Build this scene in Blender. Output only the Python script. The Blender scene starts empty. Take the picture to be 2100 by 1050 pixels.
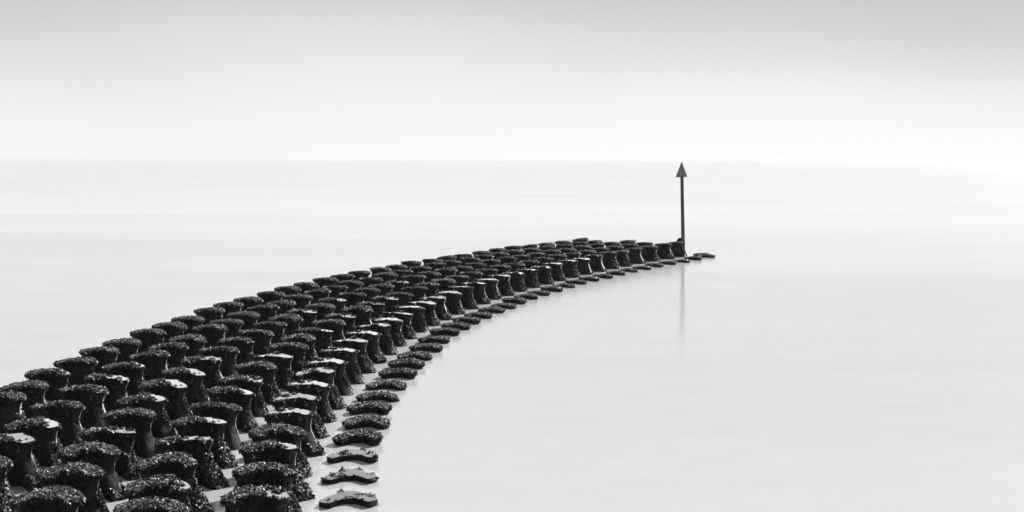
import bpy, math, random
import numpy as np
from mathutils import Matrix, Vector

# ------------------------------------------------------------------ camera, sky, sun, exposure
scene = bpy.context.scene
SUN_AZ, SUN_EL = math.radians(33), math.radians(32)      # azimuth to the right of the view direction
cam_d = bpy.data.cameras.new('camera')
cam_d.sensor_width = 36.0
cam_d.lens = 36.0 * 3000.0 / 2100.0
cam_d.shift_y = -(525.0 - 328.0) / 2100.0
cam_d.clip_start = 0.1
cam_d.clip_end = 80000.0
cam = bpy.data.objects.new('camera', cam_d)
scene.collection.objects.link(cam)
cam.location = (0.0, 0.0, 6.0)
cam.rotation_euler = (math.radians(90), 0.0, 0.0)
scene.camera = cam

world = bpy.data.worlds.new('World')
scene.world = world
world.use_nodes = True


class NT:
    """small helper for writing node trees"""
    def __init__(self, tree):
        self.t = tree
        tree.nodes.clear()

    def n(self, kind, ins=None, **props):
        nd = self.t.nodes.new(kind)
        for k, v in props.items():
            setattr(nd, k, v)
        for k, v in (ins or {}).items():
            if isinstance(v, bpy.types.NodeSocket):
                self.t.links.new(v, nd.inputs[k])
            else:
                nd.inputs[k].default_value = v
        return nd

    def math(self, op, a, b=0.0, c=None, clamp=False):
        ins = {0: a, 1: b}
        if c is not None:
            ins[2] = c
        return self.n('ShaderNodeMath', ins, operation=op, use_clamp=clamp).outputs[0]

    def maprange(self, v, a, b, c=0.0, d=1.0, interp='SMOOTHSTEP'):
        return self.n('ShaderNodeMapRange', {'Value': v, 'From Min': a, 'From Max': b, 'To Min': c, 'To Max': d},
                      interpolation_type=interp).outputs[0]

    def noise(self, vec, scale, detail=4.0, rough=0.55, dist=0.0):
        return self.n('ShaderNodeTexNoise', {'Vector': vec, 'Scale': scale, 'Detail': detail, 'Roughness': rough,
                                             'Distortion': dist}).outputs['Fac']

    def mapping(self, vec, scale=(1, 1, 1), loc=(0, 0, 0)):
        return self.n('ShaderNodeMapping', {'Vector': vec, 'Scale': scale, 'Location': loc}).outputs[0]


SKY_STRENGTH = 0.052
w = NT(world.node_tree)
gen = w.n('ShaderNodeTexCoord').outputs['Generated']
xyz = w.n('ShaderNodeSeparateXYZ', {0: gen}).outputs
# sea haze: near the horizon the air looks like the sky a few degrees up
lift = w.math('ADD', w.math('MAXIMUM', xyz[2], 0.0), 0.10)
vec = w.n('ShaderNodeVectorMath', {0: w.n('ShaderNodeCombineXYZ', {0: xyz[0], 1: xyz[1], 2: lift}).outputs[0]},
          operation='NORMALIZE').outputs[0]
sky = w.n('ShaderNodeTexSky', {'Vector': vec}, sky_type='NISHITA', sun_disc=False, sun_elevation=SUN_EL, sun_rotation=SUN_AZ,
          altitude=0.0, air_density=1.0, dust_density=0.3, ozone_density=1.0)
grey = w.n('ShaderNodeRGBToBW', {'Color': sky.outputs[0]}).outputs[0]
grey = w.math('MULTIPLY_ADD', grey, 0.08, 6.7)
# a soft stratus sheet that thickens upwards from a clear bright strip above the sea
blot = w.noise(w.mapping(gen, (1.0, 1.0, 2.5), (3.5, 0.1, 0.2)), 3.0, 1.0, 0.4)
edge = w.math('MULTIPLY_ADD', w.math('SUBTRACT', blot, 0.5), -0.08, xyz[2])
veil = w.maprange(edge, 0.0, 0.158)
keep = w.math('MULTIPLY_ADD', veil, -0.44, 1.0)
val = w.math('MULTIPLY', grey, keep)
bg = w.n('ShaderNodeBackground', {'Color': val, 'Strength': SKY_STRENGTH})
w.t.links.new(bg.outputs[0], w.n('ShaderNodeOutputWorld').inputs['Surface'])

sun_d = bpy.data.lights.new('sun', 'SUN')
sun_d.energy = 4.5
sun_d.angle = math.radians(5.0)
sun_d.color = (1.0, 1.0, 1.0)
sun = bpy.data.objects.new('sun', sun_d)
scene.collection.objects.link(sun)
sun_dir = Vector((math.sin(SUN_AZ) * math.cos(SUN_EL), math.cos(SUN_AZ) * math.cos(SUN_EL), math.sin(SUN_EL)))
sun.rotation_euler = sun_dir.to_track_quat('Z', 'Y').to_euler()
sun.location = (20, 40, 40)

vs = scene.view_settings
vs.view_transform = 'Standard'
vs.look = 'None'
vs.exposure = 1.33
vs.gamma = 1.0
vs.use_curve_mapping = False
scene.cycles.max_bounces = 6
scene.cycles.diffuse_bounces = 3
scene.cycles.glossy_bounces = 3
scene.cycles.use_denoising = True
scene.cycles.caustics_reflective = False
scene.cycles.caustics_refractive = False

# ------------------------------------------------------------------ materials


def material(name):
    m = bpy.data.materials.new(name)
    m.use_nodes = True
    return m, NT(m.node_tree)


def out(t, shader, disp=None):
    o = t.n('ShaderNodeOutputMaterial')
    t.t.links.new(shader, o.inputs['Surface'])


def mat_sea():
    m, t = material('long_exposure_sea')
    pos = t.n('ShaderNodeNewGeometry').outputs['Position']
    streak = t.noise(t.mapping(pos, (0.010, 0.055, 1.0)), 1.0, 5.0, 0.55, 0.6)
    broad = t.noise(t.mapping(pos, (0.011, 0.016, 1.0), (3.1, 1.7, 0)), 1.0, 2.0, 0.5, 0.3)
    swell = t.noise(t.mapping(pos, (0.35, 0.9, 1.0)), 1.0, 3.0, 0.5)
    mix = t.math('ADD', t.math('MULTIPLY', streak, 0.55), t.math('MULTIPLY', broad, 0.45))
    v = t.maprange(mix, 0.3, 0.7, 0.37, 0.49, 'LINEAR')
    v = t.math('MULTIPLY', v, t.maprange(swell, 0.25, 0.75, 0.97, 1.03, 'LINEAR'))
    rough = t.maprange(mix, 0.3, 0.7, 0.14, 0.115, 'LINEAR')
    b = t.n('ShaderNodeBsdfPrincipled', {'Base Color': v, 'Roughness': rough, 'IOR': 4.0, 'Subsurface Weight': 1.0,
             'Subsurface Scale': 0.05, 'Subsurface Radius': (1.0, 1.0, 1.0)})
    out(t, b.outputs[0])
    return m


def mat_concrete(name, gain):
    m, t = material(name)
    tc = t.n('ShaderNodeTexCoord').outputs['Object']
    info = t.n('ShaderNodeObjectInfo').outputs['Random']
    vec = t.n('ShaderNodeVectorMath', {0: tc, 1: t.n('ShaderNodeCombineXYZ', {0: t.math('MULTIPLY', info, 37.0),
              1: t.math('MULTIPLY', info, 19.0), 2: 0.0}).outputs[0]}, operation='ADD').outputs[0]
    fine = t.noise(vec, 55.0, 4.0, 0.6)
    mid = t.noise(vec, 7.0, 5.0, 0.6)
    big = t.noise(vec, 2.2, 3.0, 0.5)
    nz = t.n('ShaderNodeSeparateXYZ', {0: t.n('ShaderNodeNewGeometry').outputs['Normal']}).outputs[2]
    # scoured pale tops; sunlit outer arm faces and dark shaded sides put into the colour
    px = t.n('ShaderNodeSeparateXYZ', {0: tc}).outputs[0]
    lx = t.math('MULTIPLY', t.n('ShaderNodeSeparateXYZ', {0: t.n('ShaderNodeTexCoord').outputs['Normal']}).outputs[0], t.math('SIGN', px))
    lit_ends = t.math('MULTIPLY', t.maprange(lx, 0.80, 0.90), t.maprange(t.math('ABSOLUTE', px), 0.28, 0.34))
    lit_ends = t.math('MULTIPLY', lit_ends, t.maprange(t.math('MULTIPLY_ADD', mid, 0.7, t.math('MULTIPLY', info, 0.45)), 0.40, 0.62))
    lit_worn = t.math('MAXIMUM', t.maprange(nz, 0.70, 0.95), lit_ends)
    lit_worn = t.math('MAXIMUM', lit_worn, t.maprange(mid, 0.66, 0.76, 0.0, 0.12))
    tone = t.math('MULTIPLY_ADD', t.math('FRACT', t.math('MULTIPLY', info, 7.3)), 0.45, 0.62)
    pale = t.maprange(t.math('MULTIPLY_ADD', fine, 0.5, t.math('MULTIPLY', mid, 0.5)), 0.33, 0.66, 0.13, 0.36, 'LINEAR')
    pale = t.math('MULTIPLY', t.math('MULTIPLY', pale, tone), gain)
    side_shade = t.maprange(big, 0.3, 0.7, 0.007, 0.018, 'LINEAR')
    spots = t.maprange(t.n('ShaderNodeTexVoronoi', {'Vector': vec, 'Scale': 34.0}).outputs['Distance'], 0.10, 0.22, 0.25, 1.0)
    base = t.math('ADD', t.math('MULTIPLY', t.math('MULTIPLY', pale, spots), lit_worn),
                  t.math('MULTIPLY', side_shade, t.math('SUBTRACT', 1.0, lit_worn)))
    bump = t.n('ShaderNodeBump', {'Strength': 0.6, 'Distance': 0.01,
               'Height': t.math('MULTIPLY_ADD', mid, 1.2, t.math('MULTIPLY', fine, 0.6))}).outputs[0]
    b = t.n('ShaderNodeBsdfPrincipled', {'Base Color': base, 'Roughness': t.maprange(lit_worn, 0, 1, 0.7, 0.55),
                                         'Specular IOR Level': t.maprange(lit_worn, 0, 1, 0.12, 0.45), 'Normal': bump})
    out(t, b.outputs[0])
    return m


def mat_mat():
    m, t = material('seaweed_mat')
    tc = t.n('ShaderNodeTexCoord').outputs['Object']
    v = t.maprange(t.noise(tc, 30.0, 4.0, 0.6), 0.3, 0.7, 0.004, 0.016, 'LINEAR')
    b = t.n('ShaderNodeBsdfPrincipled', {'Base Color': v, 'Roughness': 0.7, 'Specular IOR Level': 0.12})
    out(t, b.outputs[0])
    return m


def mat_weed(name, pale, power, r0, r1, spec):
    m, t = material(name)
    tc = t.n('ShaderNodeTexCoord').outputs['Object']
    n1 = t.noise(tc, 18.0, 3.0, 0.6)
    isl = t.n('ShaderNodeNewGeometry').outputs['Random Per Island']
    clump = t.maprange(t.noise(tc, 9.0, 3.0, 0.6), 0.35, 0.65, 0.25, 1.5, 'LINEAR')
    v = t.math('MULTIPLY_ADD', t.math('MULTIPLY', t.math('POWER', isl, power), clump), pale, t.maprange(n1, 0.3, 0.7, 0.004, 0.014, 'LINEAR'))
    r = t.maprange(t.math('FRACT', t.math('MULTIPLY', isl, 5.7)), 0, 1, r0, r1, 'LINEAR')
    b = t.n('ShaderNodeBsdfPrincipled', {'Base Color': v, 'Roughness': r, 'Specular IOR Level': spec})
    out(t, b.outputs[0])
    return m


def mat_iron(name, lo, hi, rough):
    m, t = material(name)
    tc = t.n('ShaderNodeTexCoord').outputs['Object']
    n1 = t.noise(t.mapping(tc, (1, 1, 0.25)), 9.0, 6.0, 0.65)
    n2 = t.noise(tc, 40.0, 3.0, 0.6)
    v = t.maprange(t.math('MULTIPLY_ADD', n2, 0.35, t.math('MULTIPLY', n1, 0.65)), 0.35, 0.65, lo, hi, 'LINEAR')
    bump = t.n('ShaderNodeBump', {'Strength': 0.5, 'Distance': 0.01, 'Height': n2}).outputs[0]
    b = t.n('ShaderNodeBsdfPrincipled', {'Base Color': v, 'Roughness': rough, 'Normal': bump})
    out(t, b.outputs[0])
    return m


M_SEA, M_CON, M_WEED, M_MAT = mat_sea(), mat_concrete('weathered_concrete', 1.35), mat_weed('wet_shaded_bladderwrack', 0.045, 3.0, 0.32, 0.6, 0.13), mat_mat()
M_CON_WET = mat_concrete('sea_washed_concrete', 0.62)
M_WEED_LIT = mat_weed('sunlit_bladderwrack', 0.42, 2.1, 0.42, 0.66, 0.28)  # paler copy of the weed: sunlight on upward fronds put into the colour
M_POLE = mat_iron('tarred_iron', 0.012, 0.035, 0.5)
M_CONE = mat_iron('rusty_sheet_iron', 0.03, 0.20, 0.6)

# ------------------------------------------------------------------ helpers
COL = scene.collection


def mesh_from(name, verts, faces, mat, smooth=False):
    me = bpy.data.meshes.new(name)
    me.from_pydata([tuple(map(float, v)) for v in verts], [], [tuple(f) for f in faces])
    me.materials.append(mat)
    if smooth:
        me.polygons.foreach_set('use_smooth', [True] * len(me.polygons))
    me.update()
    return me


def link(name, me, parent=None):
    o = bpy.data.objects.new(name, me)
    COL.objects.link(o)
    o.parent = parent
    return o


def tag(o, label=None, category=None, group=None, kind=None):
    for k, v in (('label', label), ('category', category), ('group', group), ('kind', kind)):
        if v:
            o[k] = v


class Noise3:
    """smooth value noise on numpy arrays"""
    def __init__(self, seed):
        self.g = np.random.RandomState(seed).rand(24, 24, 24)

    def __call__(self, p, scale):
        q = p * scale + 100.0
        i = np.floor(q).astype(int)
        f = q - i
        f = f * f * (3 - 2 * f)
        r = 0
        for a in (0, 1):
            for b in (0, 1):
                for c in (0, 1):
                    wgt = (f[:, 0] if a else 1 - f[:, 0]) * (f[:, 1] if b else 1 - f[:, 1]) * (f[:, 2] if c else 1 - f[:, 2])
                    r = r + wgt * self.g[(i[:, 0] + a) % 24, (i[:, 1] + b) % 24, (i[:, 2] + c) % 24]
        return r


# ------------------------------------------------------------------ the sea
sea_v = [(-40000, -200, 0), (40000, -200, 0), (40000, 60000, 0), (-40000, 60000, 0)]
sea = link('sea', mesh_from('sea', sea_v, [(0, 1, 2, 3)], M_SEA))
tag(sea, 'pale misty sea blurred smooth by a long exposure', 'sea', kind='structure')

# ------------------------------------------------------------------ the waisted chevron concrete block
HAZE = 0.00013
TALL_TOP, LOW_TOP = 0.83, 0.125


# right half of the plan, from the middle of the back nib clockwise to the middle of the front notch
HALF = [(0.0, 0.50), (0.08, 0.505), (0.150, 0.50), (0.168, 0.478), (0.172, 0.40), (0.195, 0.335), (0.26, 0.262), (0.335, 0.175),
        (0.405, 0.072), (0.455, -0.03), (0.492, -0.14), (0.512, -0.235), (0.508, -0.272), (0.47, -0.318), (0.42, -0.368),
        (0.372, -0.405), (0.338, -0.402), (0.29, -0.335), (0.235, -0.235), (0.19, -0.155), (0.145, -0.112), (0.075, -0.098), (0.0, -0.095)]
PLAN = np.array([(-x, y) for x, y in HALF[1:-1]] + [(x, y) for x, y in HALF[::-1]])
NR = len(PLAN)


def outline(sx, sy, nib):
    """plan of the chevron block: two arms swept towards the viewer, a nib at the back that fits the next notch"""
    p = PLAN.copy()
    back = np.clip((p[:, 1] - 0.34) / 0.16, 0, 1) * (np.abs(p[:, 0]) < 0.18)
    p[:, 1] -= back * (1 - nib) * 0.13
    return p * np.array([sx, sy])


# z below the top, scale across, scale along, how far the nib stands out
CAP = [(0.0, 0.985, 0.98, 1.0), (-0.012, 1.0, 1.0, 1.0), (-0.04, 0.99, 0.99, 1.0), (-0.09, 0.95, 0.965, 0.95),
       (-0.14, 0.905, 0.94, 0.9), (-0.19, 0.875, 0.92, 0.85), (-0.23, 0.865, 0.91, 0.8)]
FOOT = [(-0.23, 0.865, 0.91, 0.8), (-0.29, 0.865, 0.91, 0.8), (-0.36, 0.895, 0.93, 0.85), (-0.50, 1.02, 1.05, 0.9),
        (-0.66, 1.19, 1.23, 0.95), (-0.83, 1.37, 1.42, 1.0), (-1.05, 1.58, 1.63, 1.0)]


def rings_to_mesh(levels, top, seed, amp=0.006, inset=True):
    vs_, fs = [], []
    base = [np.column_stack([outline(R, wd, fi), np.full(NR, z)]) for z, R, wd, fi in levels]
    n = len(base[0])
    rings = []
    if inset:
        o0 = base[0]
        for s in (0.35, 0.7, 0.9):
            r = o0.copy()
            r[:, :2] *= s
            rings.append(r)
    rings += base
    off = 0
    if inset:
        vs_.append(np.array([[0, 0, 0.0]]))
        off = 1
    for r in rings:
        vs_.append(r)
    v = np.vstack(vs_)
    nz = Noise3(seed)
    for d in range(3):
        v[:, d] += (nz(v + 7.3 * d, 4.0) - 0.5) * amp * 2 + (nz(v + 3.1 * d, 13.0) - 0.5) * amp * 1.4
    if inset:                                              # broken arris here and there
        i0 = off + 3 * n
        chip = nz(v[i0:i0 + n] + 5.0, 6.0)
        k = np.clip((chip - 0.66) * 6, 0, 1)[:, None]
        v[i0:i0 + n] -= k * np.array([0, 0, 0.03])
        v[i0:i0 + n, :2] *= 1 - 0.05 * k
        v[i0 + n:i0 + 2 * n, :2] *= 1 - 0.06 * k
        v[i0 + n:i0 + 2 * n, 2] -= 0.03 * k[:, 0]
        for j in range(n):
            fs.append((0, 1 + j, 1 + (j + 1) % n))
    for r in range(len(rings) - 1):
        a = off + r * n
        for j in range(n):
            j2 = (j + 1) % n
            fs.append((a + j, a + n + j, a + n + j2, a + j2))
    v[:, 2] += top
    return v, fs


def normals_of(v, fs):
    nr = np.zeros_like(v)
    for f in fs:
        a, b, c = v[f[0]], v[f[1]], v[f[2]]
        m = np.cross(b - a, c - a)
        if len(f) == 4:
            m = m + np.cross(c - a, v[f[3]] - a)
        for i in f:
            nr[i] += m
    return nr / np.maximum(np.linalg.norm(nr, axis=1), 1e-9)[:, None]


def seaweed(name, v, fs, mask, thick, nflake, seed, zmin, size=1.0, side_wt=0.10, dull=0.85):
    """a lumpy mat that rises out of the concrete where mask is high, bristling with small wet fronds"""
    rs = np.random.RandomState(seed)
    nz = Noise3(seed + 50)
    nr = normals_of(v, fs)
    # refine every quad / triangle once so that the mat can be lumpy
    V = [tuple(x) for x in v]
    N = [tuple(x) for x in nr]
    cache = {}

    def mid(i, j):
        k = (min(i, j), max(i, j))
        if k not in cache:
            V.append(tuple((np.array(V[i]) + np.array(V[j])) / 2))
            N.append(tuple((np.array(N[i]) + np.array(N[j])) / 2))
            cache[k] = len(V) - 1
        return cache[k]
    F = []
    for f in fs:
        if len(f) == 4:
            m = [mid(f[i], f[(i + 1) % 4]) for i in range(4)]
            V.append(tuple(sum(np.array(V[i]) for i in f) / 4))
            N.append(tuple(sum(np.array(N[i]) for i in f) / 4))
            c = len(V) - 1
            for i in range(4):
                F.append((f[i], m[i], c, m[i - 1]))
        else:
            a, b, c = mid(f[0], f[1]), mid(f[1], f[2]), mid(f[2], f[0])
            F += [(f[0], a, c), (a, f[1], b), (c, b, f[2]), (a, b, c)]
    V, N = np.array(V), np.array(N)
    N /= np.maximum(np.linalg.norm(N, axis=1), 1e-9)[:, None]
    mk = mask(V, N, nz)
    lump = 0.45 + 0.9 * nz(V, 9.0) + 0.55 * (nz(V + 2.0, 26.0) - 0.5)
    up = np.clip(N[:, 2] * 1.5, 0, 1)
    dome = 0.45 + (0.7 + 2.0 * np.clip(1 - (V[:, 0] ** 2 + V[:, 1] ** 2) / 0.26, 0, 1)) * up
    h = np.where(mk > 0.5, thick * lump * dome, -0.03 + 0.06 * mk)
    V2 = V + N * h[:, None]
    keepf = [f for f in F if max(mk[i] for i in f) > 0.3 and max(V2[i][2] for i in f) > zmin]
    # fronds
    tri, twt = [], []
    for f in keepf:
        wt = np.clip((np.mean([mk[i] for i in f]) - 0.28) / 0.25, 0.0, 1.0) * (side_wt + (1 - side_wt) * np.clip(N[f[0]][2] * 2.2 + 0.10, 0, 1))
        tri.append((f[0], f[1], f[2]))
        twt.append(wt)
        if len(f) == 4:
            tri.append((f[0], f[2], f[3]))
            twt.append(wt)
    verts = [V2]
    faces = [tuple(f) for f in keepf]
    lit_shade_idx = []
    if tri:
        tri = np.array(tri)
        A, B, C = V2[tri[:, 0]], V2[tri[:, 1]], V2[tri[:, 2]]
        cr = np.cross(B - A, C - A)
        ar = np.linalg.norm(cr, axis=1)
        pw = ar * np.array(twt)
        pick = rs.choice(len(tri), int(nflake), p=pw / pw.sum())
        u1, u2 = rs.rand(len(pick)), rs.rand(len(pick))
        s = np.sqrt(u1)
        P = A[pick] * (1 - s)[:, None] + B[pick] * (s * (1 - u2))[:, None] + C[pick] * (s * u2)[:, None]
        nn = cr[pick] / np.maximum(ar[pick], 1e-9)[:, None]
        rnd = rs.normal(size=P.shape)
        down = np.array([0, 0, -1.0])
        steep = 1 - np.clip(nn[:, 2], 0, 1)
        d = rnd * 0.75 + down * (0.25 + 1.6 * steep)[:, None]
        d -= nn * (np.sum(d * nn, axis=1))[:, None] * 0.85
        d /= np.linalg.norm(d, axis=1)[:, None]
        d = d + nn * (rs.rand(len(P)) * 0.75)[:, None]
        d /= np.linalg.norm(d, axis=1)[:, None]
        side = np.cross(d, nn + 0.5 * rs.normal(size=P.shape))
        side /= np.maximum(np.linalg.norm(side, axis=1), 1e-9)[:, None]
        L = (0.034 + 0.055 * rs.rand(len(P)) ** 1.6) * size
        W = (0.011 + 0.014 * rs.rand(len(P))) * size
        p0 = P - nn * 0.004
        p1 = P + d * (L * 0.5)[:, None] + nn * (0.006 * size)
        d2 = d + down * 0.7 + 0.3 * rs.normal(size=P.shape)
        d2 /= np.linalg.norm(d2, axis=1)[:, None]
        p2 = p1 + d2 * (L * 0.5)[:, None]
        wv = side * W[:, None]
        o0 = len(V2)
        n = len(P)
        verts += [p0 - wv * 0.5, p0 + wv * 0.5, p1 - wv, p1 + wv, p2]
        idx = np.arange(n)
        a, b, c, e, g = o0 + idx, o0 + n + idx, o0 + 2 * n + idx, o0 + 3 * n + idx, o0 + 4 * n + idx
        faces += list(map(tuple, np.column_stack([a, b, e, c]).tolist()))
        faces += list(map(tuple, np.column_stack([c, e, g]).tolist()))
        lit_shade_idx = np.where(nn[:, 2] > 0.5, np.where(rs.rand(n) < 0.8, 2, 0), np.where(rs.rand(n) < dull, 1, 0)).tolist() * 2  # upward fronds mostly take the sunlit tone, side fronds the shaded ones
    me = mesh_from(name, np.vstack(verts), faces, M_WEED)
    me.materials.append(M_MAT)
    me.materials.append(M_WEED_LIT)
    me.polygons.foreach_set('material_index', [1] * len(keepf) + lit_shade_idx)
    return me


def mask_full(V, N, nz):
    m = 0.75 + 0.6 * (nz(V, 3.5) - 0.5)
    low = np.clip((V[:, 2] - (V[:, 2].max() - 0.085)) / 0.05, 0, 1)      # thins out under the overhang
    under = np.clip((0.10 - N[:, 2]) * 2.0, 0, 1)
    return m - under * (1 - low) * (0.32 + 0.55 * (nz(V + 9, 5.0)))


def mask_half(side, amount):
    def f(V, N, nz):
        m = mask_full(V, N, nz)
        x = V[:, 0] * side
        edge = x * 1.3 + V[:, 1] * 0.4 + (nz(V + 4, 6.0) - 0.5) * 0.9 + (nz(V + 8, 17.0) - 0.5) * 0.7
        bare = np.clip((edge - amount) * 3, 0, 1) * np.clip(N[:, 2] * 2, 0, 1)
        return m - bare
    return f


def mask_bare(rim):
    def f(V, N, nz):
        m = 0.5 + 1.3 * (nz(V + 6, 6.0) - 0.55 - rim)
        lip = np.clip(1 - np.abs(V[:, 2] - (V[:, 2].max() - 0.07)) / 0.08, 0, 1)
        m = m + 0.30 * lip * (nz(V + 1, 4.0) - 0.25)
        return m - 0.35 * np.clip(N[:, 2], 0, 1)
    return f


def mask_foot(cover):
    def f(V, N, nz):
        zr = np.clip((V[:, 2] + 0.05) / 0.65, 0, 1)                   # denser towards the water
        return cover + 0.75 * (nz(V + 3, 3.2) - 0.5) + 0.35 * (nz(V, 8.0) - 0.5) - 0.28 * zr
    return f


random.seed(5)
CAPS, FEET, LOWS = [], [], []
for k in range(5):
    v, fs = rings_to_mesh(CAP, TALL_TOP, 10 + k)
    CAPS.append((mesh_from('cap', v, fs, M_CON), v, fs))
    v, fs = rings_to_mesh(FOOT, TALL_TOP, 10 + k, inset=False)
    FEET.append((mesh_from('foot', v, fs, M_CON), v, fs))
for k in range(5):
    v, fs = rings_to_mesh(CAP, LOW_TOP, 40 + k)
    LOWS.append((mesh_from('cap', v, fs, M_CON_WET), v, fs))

WEED_CAP = {'full': [], 'half': [], 'bare': []}
for k in range(10):
    c = k % 5
    WEED_CAP['full'].append((c, seaweed('seaweed', CAPS[c][1], CAPS[c][2], mask_full, 0.017, 4800, 100 + k, 0.0)))
for k in range(8):
    c = k % 5
    am = (0.10, -0.10, 0.20, 0.0, -0.20, 0.12, -0.14, 0.05)[k]
    WEED_CAP['half'].append((c, seaweed('seaweed', CAPS[c][1], CAPS[c][2], mask_half(1, am), 0.016, 4200, 200 + k, 0.0)))
for k in range(5):
    c = k % 5
    WEED_CAP['bare'].append((c, seaweed('seaweed', CAPS[c][1], CAPS[c][2], mask_bare((0.02, 0.06, 0.0, 0.1, 0.04)[k]), 0.02, 800, 300 + k, 0.0)))
WEED_FOOT = []
for k in range(8):
    c = k % 5
    cov = (0.75, 0.55, 0.85, 0.5, 0.65, 0.45, 0.8, 0.6)[k]
    WEED_FOOT.append((c, seaweed('seaweed', FEET[c][1], FEET[c][2], mask_foot(cov), 0.020, 3600, 400 + k, -0.06, 1.0, 0.6, 0.35)))
WEED_LOW = {'full': [], 'bare': []}
for k in range(8):
    c = k % 5
    WEED_LOW['full'].append((c, seaweed('seaweed', LOWS[c][1], LOWS[c][2], mask_full, 0.011, 5000, 500 + k, -0.06)))
for k in range(3):
    WEED_LOW['bare'].append((k, seaweed('seaweed', LOWS[k][1], LOWS[k][2], mask_bare((0.12, 0.05, -0.02)[k]), 0.015, 700, 600 + k, -0.06)))

# ------------------------------------------------------------------ where the blocks stand: x, y, turn (metres, degrees)
S = [(-2.85, 25.6, 5.9), (-3.03, 27.46, 4.7), (-3.18, 29.31, 3.6), (-3.25, 31.08, 2.5), (-3.27, 32.95, 1.4), (-3.37, 34.81, 0.3), (-3.33, 36.63, -0.7), (-3.27, 38.47, -1.8), (-3.13, 40.43, -2.9), (-3.03, 42.37, -3.9), (-2.9, 44.17, -5), (-2.67, 46.02, -6.1), (-2.52, 48.2, -7.2), (-2.27, 50.25, -8.3), (-1.95, 52.02, -9.4), (-1.62, 53.82, -10.5), (-1.23, 55.69, -11.6), (-0.76, 57.63, -12.8), (-0.3, 59.31, -13.9), (0.16, 61.29, -15), (0.69, 63.29, -16.1), (1.25, 65.08, -17.2), (1.87, 66.96, -18.3), (2.53, 69.01, -19.4), (3.17, 70.92, -20.4), (3.9, 72.72, -21.4), (4.68, 74.38, -22.3), (5.5, 76.48, -23.2), (6.3, 78.46, -24.1), (7.19, 80.28, -24.8), (8.07, 82.09, -25.6), (9.02, 84.1, -26.2), (9.99, 85.85, -26.8), (10.98, 87.91, -27.2), (12.04, 90.05, -27.6)]
F1 = [(-3.94, 22.68, 7.2), (-4.14, 24.4, 6.2), (-4.3, 26.25, 5.2), (-4.5, 28.06, 4.2), (-4.56, 30.1, 3.2), (-4.72, 31.94, 2.2), (-4.72, 33.91, 1.1), (-4.75, 35.69, 0.1), (-4.74, 37.75, -1), (-4.65, 39.67, -2), (-4.56, 41.68, -3.1), (-4.42, 43.65, -4.2), (-4.21, 45.54, -5.3), (-4.03, 47.57, -6.4), (-3.85, 49.53, -7.5), (-3.54, 51.43, -8.6), (-3.23, 53.43, -9.7), (-2.88, 55.35, -10.8), (-2.44, 57.35, -11.8), (-2, 59.37, -12.9), (-1.56, 61.39, -14), (-1.02, 63.43, -15.1), (-0.48, 65.21, -16.1), (0.13, 67.17, -17.2), (0.77, 69.2, -18.2), (1.46, 71.12, -19.2), (2.12, 73.1, -20.2), (2.93, 75.15, -21.2), (3.7, 77.05, -22.2), (4.53, 79.01, -23.1), (5.4, 81.03, -24), (6.25, 82.78, -24.9), (7.17, 85.01, -25.7), (8.23, 87.03, -26.5), (9.29, 89.09, -27.3), (10.32, 91, -28)]
F2 = [(-5.37, 21.67, 8.3), (-5.6, 23.37, 7.2), (-5.84, 25.14, 6.1), (-5.99, 27.17, 5), (-6.14, 28.92, 3.9), (-6.27, 30.75, 2.8), (-6.31, 32.73, 1.7), (-6.39, 34.66, 0.6), (-6.33, 36.5, -0.4), (-6.26, 38.56, -1.5), (-6.15, 40.49, -2.5), (-6.12, 42.39, -3.5), (-5.93, 44.56, -4.6), (-5.77, 46.6, -5.6), (-5.65, 48.6, -6.7), (-5.29, 50.71, -7.7), (-5, 52.54, -8.8), (-4.68, 54.45, -9.8), (-4.32, 56.43, -10.9), (-3.85, 58.63, -12), (-3.45, 60.67, -13.1), (-2.89, 62.79, -14.3), (-2.34, 64.73, -15.4), (-1.82, 66.68, -16.5), (-1.15, 68.83, -17.7), (-0.52, 70.84, -18.8), (0.16, 72.62, -19.9), (0.92, 74.61, -21), (1.72, 76.64, -22.1), (2.52, 78.58, -23), (3.4, 80.41, -23.9), (4.29, 82.47, -24.7), (5.18, 84.39, -25.4), (6.14, 86.45, -25.9), (7.17, 88.54, -26.3), (8.27, 90.67, -26.6)]
F3 = [(-7.05, 22.37, 8), (-7.26, 24.18, 6.9), (-7.56, 26.18, 5.8), (-7.67, 27.94, 4.7), (-7.78, 29.8, 3.6), (-7.96, 31.87, 2.5), (-7.99, 33.8, 1.4), (-8, 35.73, 0.3), (-7.92, 37.81, -0.8), (-7.89, 39.71, -1.9), (-7.83, 41.69, -3), (-7.67, 43.9, -4), (-7.5, 45.87, -5.1), (-7.34, 47.86, -6.2), (-7.13, 50.05, -7.2), (-6.76, 51.87, -8.3), (-6.52, 53.92, -9.3), (-6.08, 55.89, -10.4), (-5.69, 58.02, -11.5), (-5.32, 60.04, -12.5), (-4.78, 62.3, -13.6), (-4.26, 64.35, -14.6), (-3.72, 66.32, -15.7), (-3.01, 68.54, -16.8), (-2.39, 70.57, -17.8), (-1.77, 72.47, -18.9), (-1.02, 74.74, -19.9), (-0.23, 76.66, -21), (0.56, 78.64, -22), (1.4, 80.67, -23.1), (2.31, 82.76, -24.1), (3.22, 84.65, -25.1), (4.24, 86.88, -26.1), (5.25, 88.88, -27), (6.27, 90.79, -27.9), (7.47, 93.07, -28.8)]
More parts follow.
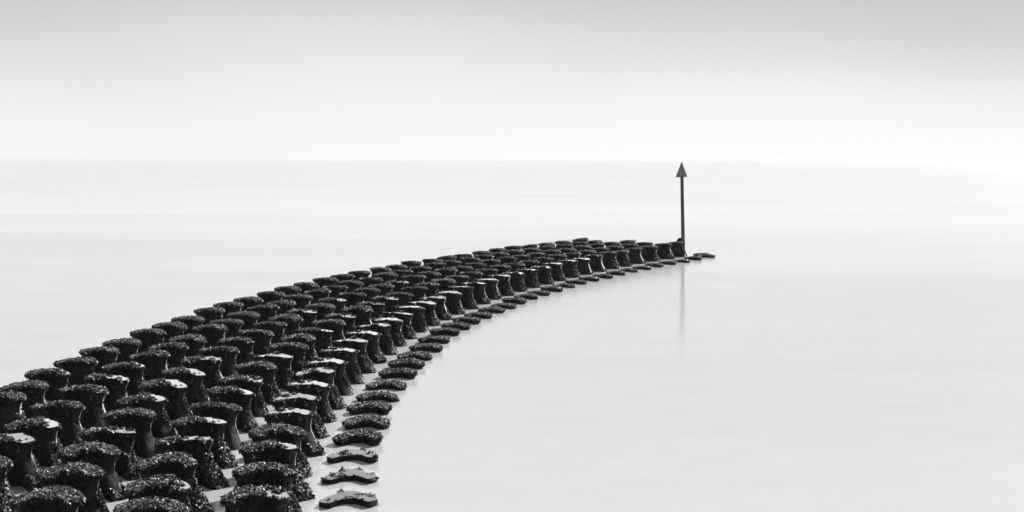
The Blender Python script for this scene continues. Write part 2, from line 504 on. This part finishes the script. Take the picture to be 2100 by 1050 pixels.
F4 = [(-9.01, 24.9, 6), (-9.23, 27.01, 4.9), (-9.34, 28.8, 3.9), (-9.48, 30.65, 2.9), (-9.56, 32.8, 1.9), (-9.58, 34.72, 0.9), (-9.61, 36.53, -0.2), (-9.5, 38.77, -1.2), (-9.45, 40.63, -2.2), (-9.36, 42.49, -3.3), (-9.21, 45.04, -4.3), (-9.07, 46.87, -5.4), (-8.92, 48.83, -6.4), (-8.58, 51.09, -7.5), (-8.27, 52.96, -8.5), (-8.01, 55.26, -9.6), (-7.52, 57.44, -10.7), (-7.13, 59.39, -11.7), (-6.73, 61.42, -12.8), (-6.13, 63.61, -13.9), (-5.6, 65.73, -15), (-5.05, 67.86, -16), (-4.34, 70.07, -17.1), (-3.7, 72.18, -18.1), (-3.03, 74.15, -19.2), (-2.18, 76.3, -20.2), (-1.42, 78.17, -21.3), (-0.63, 80.33, -22.3), (0.26, 82.7, -23.3), (1.22, 84.62, -24.2), (2.15, 86.72, -25.2), (3.27, 89.04, -26.1), (4.29, 91.21, -27), (5.32, 92.8, -27.9)]
F5 = [(-11.09, 31.95, 1.2), (-11.14, 33.68, 0.7), (-11.22, 35.57, -0), (-11.16, 37.67, -0.8), (-11.09, 39.56, -1.6), (-11.03, 41.58, -2.5), (-10.83, 43.73, -3.5), (-10.71, 45.88, -4.5), (-10.52, 47.72, -5.6), (-10.32, 50.24, -6.7), (-10.09, 52.41, -7.8), (-9.75, 54.36, -9), (-9.28, 56.51, -10.1), (-8.94, 58.63, -11.3), (-8.51, 60.56, -12.5), (-8, 63.16, -13.6), (-7.46, 65.03, -14.8), (-6.93, 67.13, -15.9), (-6.19, 69.21, -16.9), (-5.57, 71.37, -18), (-4.99, 73.41, -19), (-4.05, 75.31, -19.9), (-3.32, 77.48, -20.9), (-2.58, 79.5, -21.8), (-1.65, 81.58, -22.7), (-0.75, 84, -23.7), (0.16, 86.2, -24.6), (1.21, 87.97, -25.6), (2.2, 90.19, -26.6), (3.27, 92.26, -27.8), (4.57, 94.52, -29)]


ONES = ['', 'first', 'second', 'third', 'fourth', 'fifth', 'sixth', 'seventh', 'eighth', 'ninth', 'tenth', 'eleventh', 'twelfth',
        'thirteenth', 'fourteenth', 'fifteenth', 'sixteenth', 'seventeenth', 'eighteenth', 'nineteenth', 'twentieth']
ROWS = {'F1': 'tall row beside the low slabs', 'F2': 'second tall row from low slabs', 'F3': 'third tall row from low slabs',
        'F4': 'fourth tall row from low slabs', 'F5': 'outer tall row against open sea'}
STATE = {'full': 'weed-covered', 'half': 'half-bare', 'bare': 'bare-topped'}


def place(i, n):
    if i < n / 2:
        return ONES[i + 1] + ' from near end'
    return ONES[n - i] + ' from beacon end'


def state_of(row, i, n):
    if row == 'F1':
        return 'half' if i < 3 else 'full' if i == 3 else 'bare' if i < 29 else 'half' if i in (29, 30) else 'full'
    if row == 'F2':
        return {0: 'full', 5: 'full', 9: 'bare', 10: 'full', 13: 'full'}.get(i, 'half' if i < 18 else 'full')
    if row == 'F3':
        return 'half' if i in (3, 5, 6, 7, 8, 9, 10, 14, 16, 20) else 'full'
    if row == 'F4':
        return 'half' if i in (1, 2, 3, 4, 5, 6, 8) else 'full'
    return 'half' if i == 2 else 'full'


rnd = random.Random(11)
for row, table in (('F1', F1), ('F2', F2), ('F3', F3), ('F4', F4), ('F5', F5)):
    n = len(table)
    for i, (x, y, rz) in enumerate(table):
        st = state_of(row, i, n)
        ch, wm = rnd.choice(WEED_CAP[st])
        fc, fm = rnd.choice(WEED_FOOT)
        t = bpy.data.objects.new('concrete_block', None)
        COL.objects.link(t)
        t.location = (x, y, rnd.uniform(-0.035, 0.03))
        t.rotation_euler = (math.radians(rnd.gauss(0, 2.0)), math.radians(rnd.gauss(0, 2.0)),
                            math.radians(rz + rnd.gauss(0, 2.5)))
        if row == 'F5' and i == n - 1:                          # the last one has heeled over
            t.rotation_euler.x, t.rotation_euler.y = math.radians(5), math.radians(-4)
            t.location.z += 0.03
        tag(t, STATE[st] + ' concrete block, ' + place(i, n) + ' of ' + ROWS[row], 'concrete block', 'tall breakwater blocks in curved rows')
        cap = link('cap', CAPS[ch][0], t)
        tag(link('seaweed', wm, cap), kind='stuff')
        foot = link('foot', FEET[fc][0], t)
        tag(link('seaweed', fm, foot), kind='stuff')
n = len(S)
for i, (x, y, rz) in enumerate(S + [(11.95, 91.6, -27.0)]):
    st = 'bare' if i < 3 else 'full'
    ch, wm = WEED_LOW['bare'][i] if i < 3 else rnd.choice(WEED_LOW['full'])
    t = bpy.data.objects.new('low_concrete_block', None)
    COL.objects.link(t)
    t.location = (x, y, rnd.uniform(-0.03, 0.025))
    t.rotation_euler = (math.radians(rnd.gauss(0, 1.2)), math.radians(rnd.gauss(0, 1.2)), math.radians(rz + rnd.uniform(-3, 3)))
    where = place(i, n) + ' of its row' if i < n else 'alone beside the beacon, behind its row'
    tag(t, ('bare' if st == 'bare' else 'weed-covered') + ' low slab barely above the water, ' + where,
        'concrete block', 'low slabs along the breakwater foot')
    cap = link('cap', LOWS[ch][0], t)
    tag(link('seaweed', wm, cap), kind='stuff')

# ------------------------------------------------------------------ the beacon at the end of the breakwater
def lathe(profile, seg=28, wob=0.0, seed=1):
    rs = np.random.RandomState(seed)
    v, f = [], []
    for r, z in profile:
        for j in range(seg):
            a = 2 * math.pi * j / seg
            q = r * (1 + wob * (rs.rand() - 0.5))
            v.append((q * math.cos(a), q * math.sin(a), z))
    for k in range(len(profile) - 1):
        for j in range(seg):
            j2 = (j + 1) % seg
            f.append((k * seg + j, k * seg + j2, (k + 1) * seg + j2, (k + 1) * seg + j))
    return v, f


BX, BY = 11.33, 96.8
beacon = bpy.data.objects.new('beacon', None)
COL.objects.link(beacon)
beacon.location = (BX, BY, 0.0)
beacon.rotation_euler = (0.0, math.radians(-1.0), 0.0)
tag(beacon, 'dark iron post with cone topmark at the seaward end of the breakwater', 'beacon')
v, f = lathe([(0.125, -0.6), (0.124, 0.3), (0.120, 1.6), (0.116, 2.6), (0.115, 3.39), (0.121, 3.40), (0.121, 3.47), (0.113, 3.48), (0.112, 4.9), (0.110, 5.0)], 24, 0.03, 3)
link('post', mesh_from('post', v, f, M_POLE, True), beacon)
v, f = lathe([(0.03, 4.86), (0.40, 4.86), (0.415, 4.87), (0.415, 4.90), (0.40, 4.915), (0.035, 5.83), (0.0, 5.85)], 32, 0.012, 4)
link('cone_topmark', mesh_from('cone_topmark', v, f, M_CONE), beacon)
v, f = lathe([(0.30, -0.4), (0.28, 0.4), (0.22, 0.66), (0.14, 0.80), (0.05, 0.86)], 16, 0.25, 6)
ft = link('footing', mesh_from('footing', v, f, M_CON, True), beacon)
ft.location = (-0.18, 0.1, 0.0)

# ------------------------------------------------------------------ sea haze that dissolves the horizon
x0, x1, y0, y1, z0, z1 = -41000, 41000, -400, 62000, -1.5, 9.0
hv = [(x, y, z) for z in (z0, z1) for y in (y0, y1) for x in (x0, x1)]
hf = [(0, 2, 3, 1), (4, 5, 7, 6), (0, 1, 5, 4), (2, 6, 7, 3), (0, 4, 6, 2), (1, 3, 7, 5)]
mh = bpy.data.materials.new('sea_haze')
mh.use_nodes = True
h = NT(mh.node_tree)
ho = h.n('ShaderNodeOutputMaterial')
pv = h.n('ShaderNodeVolumePrincipled', {'Color': (0.62, 0.62, 0.62, 1), 'Density': HAZE, 'Anisotropy': 0.2})
h.t.links.new(pv.outputs[0], ho.inputs['Volume'])
haze = link('haze', mesh_from('haze', hv, hf, mh))
tag(haze, 'thin pale sea haze lying over the water', 'haze', kind='stuff')
